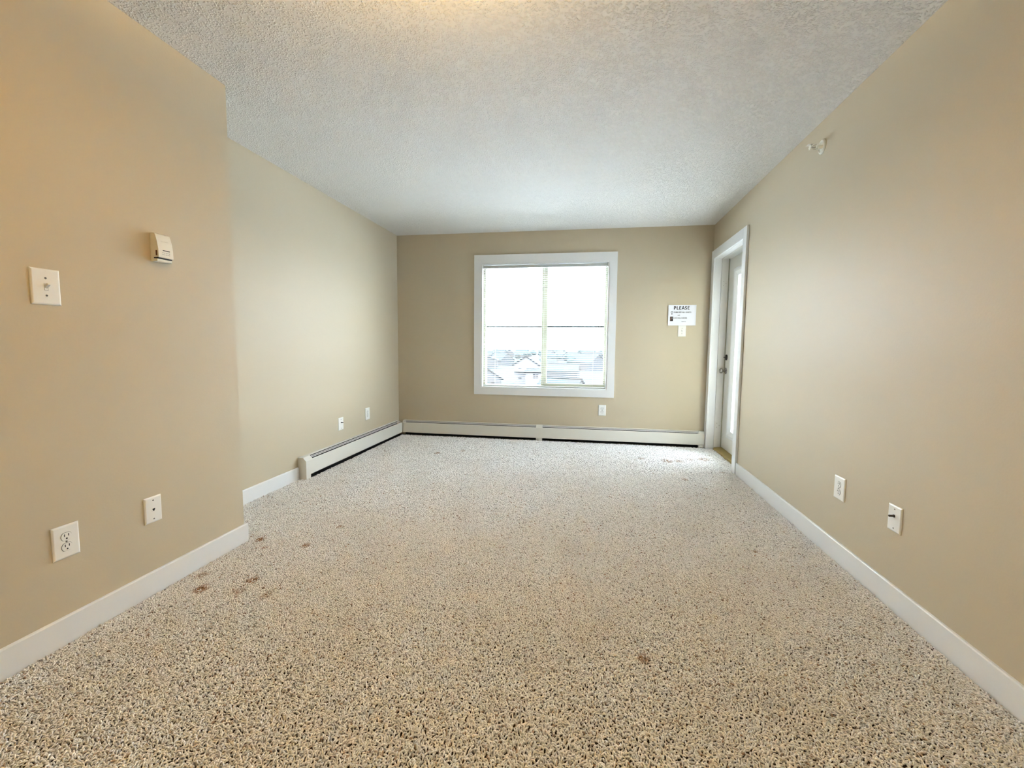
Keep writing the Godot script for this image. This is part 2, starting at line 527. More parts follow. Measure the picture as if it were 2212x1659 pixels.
# =====================================================================
# door
# =====================================================================
func build_door() -> void:
	var door := thing("door_1", "white balcony door with a tall glass light set deep in white casing", "door", Vector3(XR, 0, 0), 0.0, "", "structure")
	var t := 0.021
	var w := 0.092
	# casing: two legs and a head, x runs into the room as -x
	var legs := [[DZ0 - w, DZ0 - 0.002, 0.0, DY1 + w], [DZ1 + 0.002, DZ1 + w, 0.0, DY1 + w], [DZ0 - 0.002, DZ1 + 0.002, DY1, DY1 + w]]
	for l in legs:
		var st := mb()
		box(st, Vector3(-t, l[2], l[0]), Vector3(0, l[3], l[1]), 0.0025)
		obj("casing", st, M.white_trim, door)
	# jambs: an inner board, then the door frame proper with its stop
	for s in [0, 1]:
		var zi := DZ0 if s == 0 else DZ1
		var dz := -0.028 if s == 0 else 0.028
		var st := mb()
		box(st, Vector3(-0.004, 0, minf(zi, zi + dz)), Vector3(0.060, DY1, maxf(zi, zi + dz)), 0.0015)
		obj("jamb_board", st, M.white_trim, door)
		st = mb()
		var zs := zi + (0.003 if s == 0 else -0.003)
		box(st, Vector3(0.0615, 0, minf(zs, zi + dz)), Vector3(0.20, DY1, maxf(zs, zi + dz)), 0.0015)
		obj("jamb", st, M.white_door, door)
		st = mb()
		box(st, Vector3(0.128, 0.03, minf(zi, zi + signf(-dz) * 0.009)), Vector3(0.137, DY1, maxf(zi, zi + signf(-dz) * 0.009)), 0.001)
		obj("weatherstrip", st, M.vinyl, door)
	var sh := mb()
	box(sh, Vector3(-0.004, DY1 - 0.002, DZ0 - 0.028), Vector3(0.060, DY1 + 0.03, DZ1 + 0.028), 0.0015)
	obj("head_board", sh, M.white_trim, door)
	sh = mb()
	box(sh, Vector3(0.0615, DY1 - 0.005, DZ0 - 0.028), Vector3(0.20, DY1 + 0.03, DZ1 + 0.028), 0.0015)
	obj("head_jamb", sh, M.white_door, door)
	# threshold
	var st2 := mb()
	prism(st2, PackedVector2Array([Vector2(0.062, 0.0), Vector2(0.21, 0.0), Vector2(0.21, 0.040), Vector2(0.135, 0.036), Vector2(0.070, 0.031), Vector2(0.062, 0.027)]), Vector3(0, 0, DZ0), Vector3.RIGHT, Vector3.UP, Vector3(0, 0, DZ1 - DZ0))
	obj("threshold", st2, M.sill_brass, door)
	# slab with an opening for the glass
	var x0 := 0.139
	var x1 := 0.183
	var z0 := DZ0 + 0.006
	var z1 := DZ1 - 0.006
	var y0 := 0.040
	var y1 := DY1 - 0.010
	var a0 := z0 + 0.175
	var a1 := z1 - 0.175
	var b0 := 0.175
	var b1 := 1.925
	var f := 0.055
	st2 = mb()
	box(st2, Vector3(x0, y0, z0), Vector3(x1, y1, a0 + f), 0.0015)
	box(st2, Vector3(x0, y0, a1 - f), Vector3(x1, y1, z1), 0.0015)
	box(st2, Vector3(x0, y0, a0 + f), Vector3(x1, b0 + f, a1 - f))
	box(st2, Vector3(x0, b1 - f, a0 + f), Vector3(x1, y1, a1 - f))
	obj("slab", st2, M.white_door, door)
	# raised moulding round the glass
	var O := [Vector2(a0, b0), Vector2(a0, b1), Vector2(a1, b1), Vector2(a1, b0)]
	var g := 0.078
	var I := [Vector2(a0 + g, b0 + g), Vector2(a0 + g, b1 - g), Vector2(a1 - g, b1 - g), Vector2(a1 - g, b0 + g)]
	var steps := [[0.0, x0], [0.10, x0 - 0.010], [0.26, x0 - 0.015], [0.50, x0 - 0.012], [0.62, x0 - 0.006], [1.0, x0 + 0.012]]
	for k in 4:
		var kn := (k + 1) % 4
		st2 = mb()
		for j in steps.size() - 1:
			var ua: float = steps[j][0]
			var ub: float = steps[j + 1][0]
			var pa: Vector2 = O[k].lerp(I[k], ua)
			var pb: Vector2 = O[kn].lerp(I[kn], ua)
			var pc: Vector2 = O[kn].lerp(I[kn], ub)
			var pd: Vector2 = O[k].lerp(I[k], ub)
			quad(st2, Vector3(steps[j][1], pa.y, pa.x), Vector3(steps[j][1], pb.y, pb.x), Vector3(steps[j + 1][1], pc.y, pc.x), Vector3(steps[j + 1][1], pd.y, pd.x), Vector3(x1 + 1.0, pa.lerp(pc, 0.5).y, pa.lerp(pc, 0.5).x))
		# its outer face and the rebate that holds the glass
		for xx in [x1 + 0.008]:
			var pa: Vector2 = O[k]
			var pb: Vector2 = O[kn]
			var pc: Vector2 = I[kn]
			var pd: Vector2 = I[k]
			quad(st2, Vector3(xx, pa.y, pa.x), Vector3(xx, pb.y, pb.x), Vector3(xx, pc.y, pc.x), Vector3(xx, pd.y, pd.x), Vector3(0, 1, -4.67))
			quad(st2, Vector3(x0 + 0.012, pc.y, pc.x), Vector3(x0 + 0.012, pd.y, pd.x), Vector3(xx, pd.y, pd.x), Vector3(xx, pc.y, pc.x), Vector3(0.16, O[k].lerp(O[kn], 0.5).y, O[k].lerp(O[kn], 0.5).x))
		obj("glass_moulding", st2, M.white_trim, door)
	st2 = mb()
	quad(st2, Vector3(0.16, b0 + g, a0 + g), Vector3(0.16, b1 - g, a0 + g), Vector3(0.16, b1 - g, a1 - g), Vector3(0.16, b0 + g, a1 - g), Vector3(1, 1, -4.67))
	obj("pane", st2, M.window_glass, door)
	# hardware
	var kz := -5.068
	st2 = mb()
	lathe(st2, PackedVector2Array([Vector2(0.0, 0.0), Vector2(0.033, 0.0), Vector2(0.033, 0.003), Vector2(0.028, 0.009), Vector2(0.014, 0.012), Vector2(0.011, 0.016), Vector2(0.011, 0.028), Vector2(0.016, 0.033), Vector2(0.024, 0.039), Vector2(0.0275, 0.048), Vector2(0.026, 0.058), Vector2(0.019, 0.066), Vector2(0.0, 0.069)]), Vector3(x0, 0.873, kz), Vector3.LEFT, 28)
	tag(obj("knob", st2, M.steel, door), "polished round metal door knob")
	st2 = mb()
	lathe(st2, PackedVector2Array([Vector2(0.0, 0.0), Vector2(0.031, 0.0), Vector2(0.031, 0.004), Vector2(0.026, 0.012), Vector2(0.0, 0.014)]), Vector3(x0, 1.017, kz), Vector3.LEFT, 28)
	box(st2, Vector3(x0 - 0.030, 1.0135, kz - 0.016), Vector3(x0 - 0.012, 1.0205, kz + 0.016), 0.002)
	tag(obj("deadbolt", st2, M.dull_steel, door), "dark metal deadbolt with a thumb turn")
	for y in [1.80, 0.277]:
		st2 = mb()
		box(st2, Vector3(0.058, y - 0.037, DZ0 + 0.001), Vector3(0.132, y + 0.037, DZ0 + 0.0055), 0.001)
		bar(st2, Vector3(0.062, y - 0.038, DZ0 + 0.006), Vector3(0.062, y + 0.038, DZ0 + 0.006), 0.004, 8)
		obj("hinge_leaf", st2, M.white_door, door)
		for q in [Vector2(0.085, 0.022), Vector2(0.108, 0.0), Vector2(0.085, -0.022)]:
			st2 = mb()
			lathe(st2, PackedVector2Array([Vector2(0, 0.0008), Vector2(0.003, 0.0006), Vector2(0.0035, 0)]), Vector3(q.x, y + q.y, DZ0 + 0.0055), Vector3.BACK, 8)
			obj("screw", st2, M.screw, door)

# =====================================================================
# carpet
# =====================================================================
func build_carpet() -> void:
	# one tuft: a fat twisted strand of yarn leaning over
	var st := mb()
	var spine := [Vector3(-0.0042, 0.0005, 0), Vector3(-0.0036, 0.0050, 0.0003), Vector3(-0.0010, 0.0084, 0.0006), Vector3(0.0024, 0.0082, 0.0002), Vector3(0.0050, 0.0056, -0.0006)]
	var rad := [0.0017, 0.0021, 0.0023, 0.0022, 0.0017]
	var n := 6
	var rows := []
	for k in spine.size():
		var row := []
		for i in n:
			var a := TAU * i / n + 0.3 * k
			var d: Vector3 = (spine[mini(k + 1, 4)] - spine[maxi(k - 1, 0)]).normalized()
			var e := Vector3.BACK - d * d.z
			e = e.normalized()
			var o := e * cos(a) - d.cross(e) * sin(a)
			row.append([spine[k] + o * rad[k], o])
		rows.append(row)
	var tip := Vector3(0.0061, 0.0044, -0.0009)
	var put := func(p: Array) -> void:
		st.set_normal(p[1])
		st.add_vertex(p[0])
	for k in spine.size() - 1:
		for i in n:
			var j := (i + 1) % n
			for p in [rows[k][i], rows[k][j], rows[k + 1][j], rows[k][i], rows[k + 1][j], rows[k + 1][i]]: put.call(p)
	for i in n:
		for p in [rows[-1][i], rows[-1][(i + 1) % n], [tip, Vector3(0.8, -0.6, 0).normalized()]]: put.call(p)
	var mesh := st.commit()
	mesh.surface_set_material(0, M.carpet_pile)

	var rng := RandomNumberGenerator.new()
	rng.seed = 77
	var flow := FastNoiseLite.new()
	flow.seed = 5
	flow.frequency = 1.1
	flow.fractal_octaves = 2
	var soil := FastNoiseLite.new()
	soil.seed = 9
	soil.frequency = 2.6
	soil.fractal_octaves = 3
	# spots: x, z, radius, strength
	var spots := [
		[-1.463, -2.42, 0.030, 0.9], [-1.512, -2.152, 0.032, 0.9], [-1.810, -2.175, 0.034, 1.0], [-1.711, -2.085, 0.022, 0.5], [-1.528, -1.775, 0.038, 1.0],
		[-1.700, -1.669, 0.040, 1.0], [-1.800, -1.773, 0.040, 0.6], [-1.522, -1.683, 0.035, 0.5], [-1.379, -1.664, 0.030, 0.6], [0.220, -1.562, 0.030, 0.8],
		[-1.508, -4.332, 0.050, 0.8], [-1.280, -4.485, 0.040, 0.7], [0.784, -4.482, 0.075, 0.8], [0.90, -4.50, 0.06, 0.6], [1.159, -4.615, 0.075, 0.7], [1.02, -4.58, 0.06, 0.5],
		[0.55, -4.53, 0.05, 0.5], [0.831, -3.869, 0.030, 0.9], [0.941, -3.641, 0.020, 0.7], [0.923, -2.541, 0.022, 0.6], [1.205, -4.157, 0.030, 0.5],
	]
	var xf: Array[Transform3D] = []
	var col: Array[Color] = []
	var bands := [[-0.35, -2.6, 0.0065], [-2.6, -4.0, 0.0080], [-4.0, ZB + 0.012, 0.0096]]
	for b in bands:
		var step: float = b[2]
		var z: float = b[0]
		while z > b[1]:
			var xs := XF + 0.016 if z < ZC else XN + 0.018
			var xe := XR - 0.018
			if z < DZ1 and z > DZ0: xe = XR + 0.055
			elif z < DZ1 + 0.1: xe = XR - 0.026
			var x := xs + rng.randf() * step * 0.5
			while x < xe:
				if (z < ZB + 0.073 and x < XR - 0.03) or (x < XF + 0.073 and z < -3.30):
					x += step
					continue
				var px := x + rng.randf_range(-0.45, 0.45) * step
				var pz := z + rng.randf_range(-0.45, 0.45) * step
				var lay := flow.get_noise_2d(px, pz) * 4.0 + rng.randf_range(-1.5, 1.5)
				var s := step / 0.0066 * rng.randf_range(0.85, 1.2)
				var basis := Basis(Vector3.UP, lay) * Basis(Vector3.BACK, rng.randf_range(-0.35, 0.35))
				basis = basis.scaled_local(Vector3(s, lerpf(1.0, s, 0.3) * rng.randf_range(0.62, 1.22), s))
				xf.append(Transform3D(basis, Vector3(px, 0.0, pz)))
				var tone := rng.randf_range(0.84, 1.0) if rng.randf() < 0.975 else rng.randf_range(0.45, 0.7)
				var c := CARPET * tone
				var dirt := clampf(soil.get_noise_2d(px, pz) - 0.12, 0.0, 0.4) * 0.12
				if rng.randf() < clampf(0.055 + (pz + 0.9) * 0.016, 0.006, 0.065): dirt += rng.randf_range(0.2, 0.8)
				for q in spots:
					var dx: float = px - q[0]
					var dz: float = (pz - q[1]) * 0.8
					var r: float = q[2] * 0.78
					var dd := (dx * dx + dz * dz) / (r * r)
					if dd < 1.0 and rng.randf() < 0.75: dirt += (1.0 - dd * 0.6) * q[3]
				c = c.lerp(Color(0.34, 0.17, 0.07) * tone, clampf(dirt, 0.0, 0.92))
				c.a = 1.0
				col.append(c)
				x += step
			z -= step
	var mm := MultiMesh.new()
	mm.transform_format = MultiMesh.TRANSFORM_3D
	mm.use_colors = true
	mm.mesh = mesh
	mm.instance_count = xf.size()
	for k in xf.size():
		mm.set_instance_transform(k, xf[k])
		mm.set_instance_color(k, col[k])
	var o := MultiMeshInstance3D.new()
	o.name = "carpet_pile"
	o.multimesh = mm
	add_child(o, true)
	tag(o, "beige cut-pile carpet with brown stains covering the whole floor", "carpet", "", "stuff")

const CARPET := Color(0.98, 0.97, 0.95)

# =====================================================================
# baseboard heaters; along local x, wall behind at z = 0
# =====================================================================
func heater_section(t: Node3D, x0: float, x1: float) -> void:
	var along := Vector3(x1 - x0, 0, 0)
	var at := Vector3(x0, 0, 0)
	var st := mb()
	prism(st, PackedVector2Array([Vector2(0.001, 0.006), Vector2(0.004, 0.006), Vector2(0.004, 0.183), Vector2(0.020, 0.183), Vector2(0.023, 0.181), Vector2(0.023, 0.185), Vector2(0.020, 0.188), Vector2(0.001, 0.188)]), at, Vector3.BACK, Vector3.UP, along)
	obj("back_panel", st, M.heater_enamel, t)
	st = mb()
	prism(st, PackedVector2Array([Vector2(0.070, 0.041), Vector2(0.074, 0.041), Vector2(0.074, 0.159), Vector2(0.066, 0.1655), Vector2(0.064, 0.1630), Vector2(0.0715, 0.157), Vector2(0.0715, 0.044), Vector2(0.070, 0.044)]), at, Vector3.BACK, Vector3.UP, along)
	obj("front_panel", st, M.heater_enamel, t)
	# the fin-tube, with dark sheets painting in shade behind and below it
	st = mb()
	box(st, Vector3(x0, 0.006, 0.0042), Vector3(x1, 0.1825, 0.0075))
	box(st, Vector3(x0, 0.050, 0.012), Vector3(x1, 0.135, 0.064))
	box(st, Vector3(x0, 0.0005, 0.004), Vector3(x1, 0.003, 0.070))  # thin black sheet standing in for shade under the heater
	obj("fin_tube_and_shade", st, M.heater_dark, t)
	for q in [Vector2(0.0435, 0.1795), Vector2(0.0545, 0.1735)]:
		st = mb()
		prism(st, PackedVector2Array([q + Vector2(-0.0034, 0.0020), q + Vector2(0.0034, -0.0016), q + Vector2(0.0034, -0.0030), q + Vector2(-0.0034, 0.0006)]), at, Vector3.BACK, Vector3.UP, along)
		obj("damper_blade", st, M.fin_metal, t)
	st = mb()
	bar(st, Vector3(x0, 0.020, 0.020), Vector3(x1, 0.020, 0.020), 0.008, 8)
	obj("pipe", st, M.heater_dark, t)

func heater_cap(t: Node3D, called: String, x0: float, x1: float, foot: float) -> void:
	var st := mb()
	prism(st, PackedVector2Array([Vector2(0.0005, foot), Vector2(0.0755, foot), Vector2(0.0755, 0.160), Vector2(0.048, 0.1895), Vector2(0.0005, 0.1895)]), Vector3(x0, 0, 0), Vector3.BACK, Vector3.UP, Vector3(x1 - x0, 0, 0))
	obj(called, st, M.heater_enamel, t)
	if foot > 0.001:
		st = mb()
		box(st, Vector3(x0, 0.0, 0.002), Vector3(x1, foot - 0.004, 0.071), 0.001)
		obj("foot", st, M.heater_enamel, t)

func build_heaters() -> void:
	var t := thing("baseboard_heater", "short white baseboard heater standing along the set-back side wall", "heater", Vector3(XF, 0, -3.240), PI / 2)
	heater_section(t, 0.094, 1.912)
	heater_cap(t, "end_cap", 0.0, 0.060, 0.0)
	var st := mb()
	prism(st, PackedVector2Array([Vector2(0.0005, 0.041), Vector2(0.0755, 0.041), Vector2(0.0755, 0.160), Vector2(0.048, 0.1895), Vector2(0.0005, 0.1895)]), Vector3(0.060, 0, 0), Vector3.BACK, Vector3.UP, Vector3(0.034, 0, 0))
	obj("end_cover", st, M.heater_enamel, t)
	t = thing("baseboard_heater", "long two-section white baseboard heater standing under the window", "heater", Vector3(0, 0, ZB), 0.0)
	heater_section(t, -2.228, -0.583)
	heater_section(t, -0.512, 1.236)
	heater_cap(t, "joint_cover", -0.583, -0.512, 0.042)
	heater_cap(t, "end_cap", 1.236, 1.2935, 0.042)
	st = mb()
	prism(st, PackedVector2Array([Vector2(0.0005, 0.041), Vector2(0.076, 0.041), Vector2(0.076, 0.160), Vector2(0.048, 0.1895), Vector2(0.0005, 0.1895)]), Vector3(-2.2455, 0, 0), Vector3.BACK, Vector3.UP, Vector3(0.018, 0, 0))
	obj("corner_cover", st, M.heater_enamel, t)

# =====================================================================
# plates on the walls; local z points into the room
# =====================================================================
func plate_mesh(w: float, h: float) -> SurfaceTool:
	var st := mb()
	var rows := [[0.0, 0.0], [0.0, 0.0028], [0.0012, 0.0042], [0.0042, 0.0058], [0.0060, 0.0062]]
	var c := Vector3(0, 0, 0.002)
	for k in rows.size() - 1:
		var a := Vector2(w / 2 - rows[k][0], h / 2 - rows[k][0])
		var b := Vector2(w / 2 - rows[k + 1][0], h / 2 - rows[k + 1][0])
		var za: float = rows[k][1]
		var zb: float = rows[k + 1][1]
		for s in [-1.0, 1.0]:
			quad(st, Vector3(-a.x, s * a.y, za), Vector3(a.x, s * a.y, za), Vector3(b.x, s * b.y, zb), Vector3(-b.x, s * b.y, zb), c)
			quad(st, Vector3(s * a.x, -a.y, za), Vector3(s * a.x, a.y, za), Vector3(s * b.x, b.y, zb), Vector3(s * b.x, -b.y, zb), c)
	var e := Vector2(w / 2 - 0.0060, h / 2 - 0.0060)
	quad(st, Vector3(-e.x, -e.y, 0.0062), Vector3(e.x, -e.y, 0.0062), Vector3(e.x, e.y, 0.0062), Vector3(-e.x, e.y, 0.0062), c)
	quad(st, Vector3(-w / 2, -h / 2, 0), Vector3(w / 2, -h / 2, 0), Vector3(w / 2, h / 2, 0), Vector3(-w / 2, h / 2, 0), c)
	return st

func screw(t: Node3D, at: Vector3, m: Material) -> void:
	var st := mb()
	lathe(st, PackedVector2Array([Vector2(0, 0.0011), Vector2(0.0028, 0.0009), Vector2(0.0036, 0.0)]), at, Vector3.BACK, 12)
	var o := obj("screw", st, m, t)
	st = mb()
	box(st, Vector3(at.x - 0.003, at.y - 0.0005, at.z + 0.0008), Vector3(at.x + 0.003, at.y + 0.0005, at.z + 0.0013))
	obj("slot", st, M.dark, o)

func outlet(label: String, at: Vector3, turn: float, w := 0.086, h := 0.124) -> void:
	var t := thing("wall_outlet", label, "outlet", at, turn)
	obj("plate", plate_mesh(w, h), M.plate, t)
	for s in [1.0, -1.0]:
		var y: float = s * 0.0195
		var st := mb()
		var gap := PackedVector2Array()
		var face := PackedVector2Array()
		for i in 28:
			var a := TAU * i / 28
			gap.append(Vector2(0.0182 * cos(a), y + clampf(0.0182 * sin(a), -0.0150, 0.0150)))
			face.append(Vector2(0.0170 * cos(a), y + clampf(0.0170 * sin(a), -0.0138, 0.0138)))
		prism(st, gap, Vector3(0, 0, 0.0060), Vector3.RIGHT, Vector3.UP, Vector3(0, 0, 0.0004))
		obj("gap", st, M.print_grey, t)
		st = mb()
		prism(st, face, Vector3(0, 0, 0.0060), Vector3.RIGHT, Vector3.UP, Vector3(0, 0, 0.0022))
		var r := obj("receptacle", st, M.plate, t)
		for x in [-0.0065, 0.0065]:
			st = mb()
			box(st, Vector3(x - 0.0013, y + 0.0005, 0.0078), Vector3(x + 0.0013, y + 0.0095, 0.00845))
			obj("slot", st, M.dark, r)
		st = mb()
		prism(st, PackedVector2Array([Vector2(-0.0026, y - 0.0100), Vector2(0.0026, y - 0.0100), Vector2(0.0026, y - 0.0062), Vector2(0.0013, y - 0.0046), Vector2(-0.0013, y - 0.0046), Vector2(-0.0026, y - 0.0062)]), Vector3(0, 0, 0.0078), Vector3.RIGHT, Vector3.UP, Vector3(0, 0, 0.00065))
		obj("slot", st, M.dark, r)
	screw(t, Vector3(0, 0, 0.0062), M.screw)

func switch_plate(label: String, at: Vector3, turn: float, w: float, h: float, up: bool) -> void:
	var t := thing("light_switch", label, "light switch", at, turn)
	obj("plate", plate_mesh(w, h), M.plate, t)
	var st := mb()
	box(st, Vector3(-0.0058, -0.0125, 0.0058), Vector3(0.0058, 0.0125, 0.0064))
	obj("gap", st, M.print_grey, t)
	st = mb()
	box(st, Vector3(-0.0050, -0.0117, 0.0058), Vector3(0.0050, 0.0117, 0.0068), 0.0004)
	obj("toggle_frame", st, M.plate, t)
	st = mb()
	var s := 1.0 if up else -1.0
	prism(st, PackedVector2Array([Vector2(0.006, s * -0.0055), Vector2(0.011, s * -0.0015), Vector2(0.0205, s * 0.0070), Vector2(0.0200, s * 0.0108), Vector2(0.0165, s * 0.0118), Vector2(0.006, s * 0.0075)]), Vector3(-0.0042, 0, 0), Vector3.BACK, Vector3.UP, Vector3(0.0084, 0, 0))
	obj("toggle", st, M.plate, t)
	for y in [0.030, -0.030]: screw(t, Vector3(0, y, 0.0062), M.screw)

func jack_plate(called: String, label: String, category: String, at: Vector3, turn: float, w: float, h: float, coax: bool, screw_y: float) -> void:
	var t := thing(called, label, category, at, turn)
	obj("plate", plate_mesh(w, h), M.plate, t)
	if coax:
		var st := mb()
		lathe(st, PackedVector2Array([Vector2(0, 0.0), Vector2(0.0068, 0.0), Vector2(0.0068, 0.0035), Vector2(0.0048, 0.0040), Vector2(0.0048, 0.0200), Vector2(0.0040, 0.0212), Vector2(0.0012, 0.0212), Vector2(0.0, 0.0180)]), Vector3(0, 0.012, 0.0062), Vector3.BACK, 6)
		tag(obj("connector", st, M.dull_steel, t), "dark threaded metal cable connector")
	else:
		var st := mb()
		box(st, Vector3(-0.0085, -0.0085, 0.0060), Vector3(0.0085, 0.0085, 0.0070), 0.0005)
		obj("port_frame", st, M.plate, t)
		st = mb()
		prism(st, PackedVector2Array([Vector2(-0.0058, 0.0050), Vector2(0.0058, 0.0050), Vector2(0.0058, -0.0010), Vector2(0.0025, -0.0040), Vector2(0.0025, -0.0062), Vector2(-0.0025, -0.0062), Vector2(-0.0025, -0.0040), Vector2(-0.0058, -0.0010)]), Vector3(0, 0, 0.0066), Vector3.RIGHT, Vector3.UP, Vector3(0, 0, 0.0007))
		obj("port", st, M.dark, t)
	for y in [screw_y, -screw_y]: screw(t, Vector3(0, y, 0.0062), M.screw)

func build_wall_fittings() -> void:
	var L := PI / 2
	var R := -PI / 2
	switch_plate("single white light switch below the thermostat on the nearer side wall", Vector3(XN, 1.306, -1.2835), L, 0.088, 0.124, true)
	outlet("large white power outlet nearest the camera, straight below the wall switch", Vector3(XN, 0.3855, -1.2855), L, 0.087, 0.123)
	jack_plate("phone_jack", "white wall plate with one small dark telephone socket", "phone jack", Vector3(XN, 0.3835, -1.619), L, 0.078, 0.115, false, 0.0415)
	outlet("white power outlet on the balcony-door wall above the long baseboard", Vector3(XR, 0.3895, -2.536), R, 0.098, 0.121)
	jack_plate("cable_jack", "white cable plate with a protruding dark connector on the balcony-door wall", "cable jack", Vector3(XR, 0.3915, -2.108), R, 0.084, 0.114, true, 0.0415)
	jack_plate("cable_jack", "small white cable plate above the short heater by the far corner", "cable jack", Vector3(XF, 0.3585, -3.893), L, 0.086, 0.121, true, 0.0415)
	outlet("small white power outlet above the short heater closest to the far corner", Vector3(XF, 0.3775, -4.418), L, 0.094, 0.127)
	outlet("white power outlet on the end wall under the window corner", Vector3(0.177, 0.384, ZB), 0.0, 0.084, 0.125)
	switch_plate("white light switch half hidden under the paper notice", Vector3(1.022, 1.301, ZB), 0.0, 0.084, 0.124, true)

	# thermostat: profile is (out from the wall, height), pushed along the wall
	var t := thing("thermostat", "boxy white thermostat high on the nearer side wall", "thermostat", Vector3(XN, 1.468, -1.680), L)
	var w := 0.068
	var st := mb()
	prism(st, PackedVector2Array([Vector2(0, 0.0), Vector2(0.030, 0.0), Vector2(0.032, 0.002), Vector2(0.032, 0.011), Vector2(0.012, 0.012), Vector2(0.012, 0.120), Vector2(0.0, 0.121)]), Vector3(0, 0, 0), Vector3.BACK, Vector3.UP, Vector3(w, 0, 0))
	obj("base", st, M.thermostat_plastic, t)
	st = mb()
	prism(st, PackedVector2Array([Vector2(0.012, 0.0165), Vector2(0.0385, 0.0165), Vector2(0.0405, 0.019), Vector2(0.0400, 0.050), Vector2(0.0365, 0.080), Vector2(0.0290, 0.108), Vector2(0.0255, 0.1165), Vector2(0.020, 0.120), Vector2(0.012, 0.121)]), Vector3(-0.001, 0, 0), Vector3.BACK, Vector3.UP, Vector3(w + 0.002, 0, 0))
	obj("cover", st, M.thermostat_plastic, t)
	st = mb()
	box(st, Vector3(0.002, 0.0118, 0.012), Vector3(w - 0.002, 0.0168, 0.036))
	obj("gap", st, M.dark, t)
	st = mb()
	box(st, Vector3(0.020, 0.0465, 0.0385), Vector3(0.052, 0.0495, 0.0412))
	obj("dial_slot", st, M.dark, t)
	for k in 2:
		for i in 5:
			st = mb()
			box(st, Vector3(0.018 + i * 0.0078, 0.0375 - k * 0.0075, 0.0395), Vector3(0.0212 + i * 0.0078, 0.0395 - k * 0.0075, 0.0409))
			obj("scale_mark", st, M.print_grey, t)
	st = mb()
	box(st, Vector3(0.018, 0.087, 0.030), Vector3(0.052, 0.0885, 0.0358), 0.0003)
	obj("ridge", st, M.thermostat_plastic, t)
	st = mb()
	box(st, Vector3(-0.0022, 0.024, 0.026), Vector3(0.004, 0.046, 0.034), 0.001)
	obj("lever", st, M.print_brown, t)

# =====================================================================
# paper notice
# =====================================================================
func lettering(t: Node3D, words: String, x0: float, x1: float, base: float, m: Material, weight := 700) -> void:
	var f := SystemFont.new()
	f.font_names = PackedStringArray(["Droid Sans"])
	f.font_weight = weight
	var tm := TextMesh.new()
	tm.font = f
	tm.text = words
	tm.font_size = 48
	tm.pixel_size = 0.001
	tm.depth = 0.004
	tm.horizontal_alignment = HORIZONTAL_ALIGNMENT_LEFT
	tm.vertical_alignment = VERTICAL_ALIGNMENT_BOTTOM
	tm.material = m
	var b := tm.get_aabb()
	var k := (x1 - x0) / b.size.x
	tm.pixel_size = 0.001 * k
	tm.depth = 0.0004
	b = tm.get_aabb()
	var o := MeshInstance3D.new()
	o.name = "lettering"
	o.mesh = tm
	o.position = Vector3(x0 - b.position.x, base - b.position.y, 0.0036)
	t.add_child(o, true)

func build_sign() -> void:
	var t := thing("paper_notice", "white paper notice headed PLEASE taped above the end-wall switch", "notice", Vector3(0, 0, ZB + 0.0068), 0.0)
	# the sheet, its free edges curling off the wall a little
	var st := mb()
	var x0 := 0.869
	var x1 := 1.161
	var y0 := 1.361
	var y1 := 1.586
	var n := 20
	for k in [0, 1]:
		for i in n:
			for j in n:
				var p := []
				for c in [[i, j], [i + 1, j], [i + 1, j + 1], [i, j + 1]]:
					var u: float = c[0] / float(n)
					var v: float = c[1] / float(n)
					var z := 0.0018 + 0.007 * pow(u, 14.0) * (0.4 + 0.6 * v)
					p.append(Vector3(lerpf(x0, x1, u), lerpf(y0, y1, v), z + k * 0.0005))
				quad(st, p[0], p[1], p[2], p[3], p[0] + Vector3(0, 0, 1.0 if k == 0 else -1.0))
	obj("sheet", st, M.paper, t)
	var X := func(px: float) -> float: return lerpf(x0, x1, (px - 240.0) / (1235.0 - 240.0))
	var Y := func(py: float) -> float: return lerpf(y1, y0, (py - 318.0) / (1045.0 - 318.0))
	lettering(t, "PLEASE", X.call(436), X.call(1000), Y.call(482), M.print_black)
	lettering(t, "TURN OFF ALL LIGHTS", X.call(434), X.call(1062), Y.call(596), M.print_black)
	lettering(t, "AND", X.call(578), X.call(662), Y.call(692), M.print_black)
	lettering(t, "LOCK ALL DOORS", X.call(434), X.call(922), Y.call(800), M.print_black)
	lettering(t, "THANK YOU", X.call(722), X.call(880), Y.call(916), M.print_black)
	# little light-bulb picture
	st = mb()
	var cx: float = X.call(372)
	var cy: float = Y.call(578)
	var outer := PackedVector2Array()
	for i in 20:
		var a := PI * 1.25 - TAU * 0.75 * i / 19.0
		outer.append(Vector2(cx + 0.0115 * cos(a), cy + 0.0115 * sin(a)))
	for i in 20:
		var a := PI * 1.25 - TAU * 0.75 * (19 - i) / 19.0
		outer.append(Vector2(cx + 0.0070 * cos(a), cy + 0.0070 * sin(a)))
	prism(st, outer, Vector3(0, 0, 0.0022), Vector3.RIGHT, Vector3.UP, Vector3(0, 0, 0.0006))
	box(st, Vector3(cx - 0.004, Y.call(655), 0.0022), Vector3(cx + 0.004, Y.call(612), 0.0028))
	obj("bulb_picture", st, M.print_black, t)
	# little door picture
	st = mb()
	box(st, Vector3(X.call(310), Y.call(893), 0.0022), Vector3(X.call(418), Y.call(728), 0.0028))
	obj("door_picture", st, M.print_black, t)
	st = mb()
	box(st, Vector3(X.call(330), Y.call(862), 0.0026), Vector3(X.call(366), Y.call(748), 0.0031))
	obj("door_picture", st, M.print_brown, t)
	st = mb()
	prism(st, ring2(X.call(384), Y.call(782), 0.006, 0.009, 16), Vector3(0, 0, 0.0026), Vector3.RIGHT, Vector3.UP, Vector3(0, 0, 0.0005))
	obj("door_picture", st, M.print_grey, t)

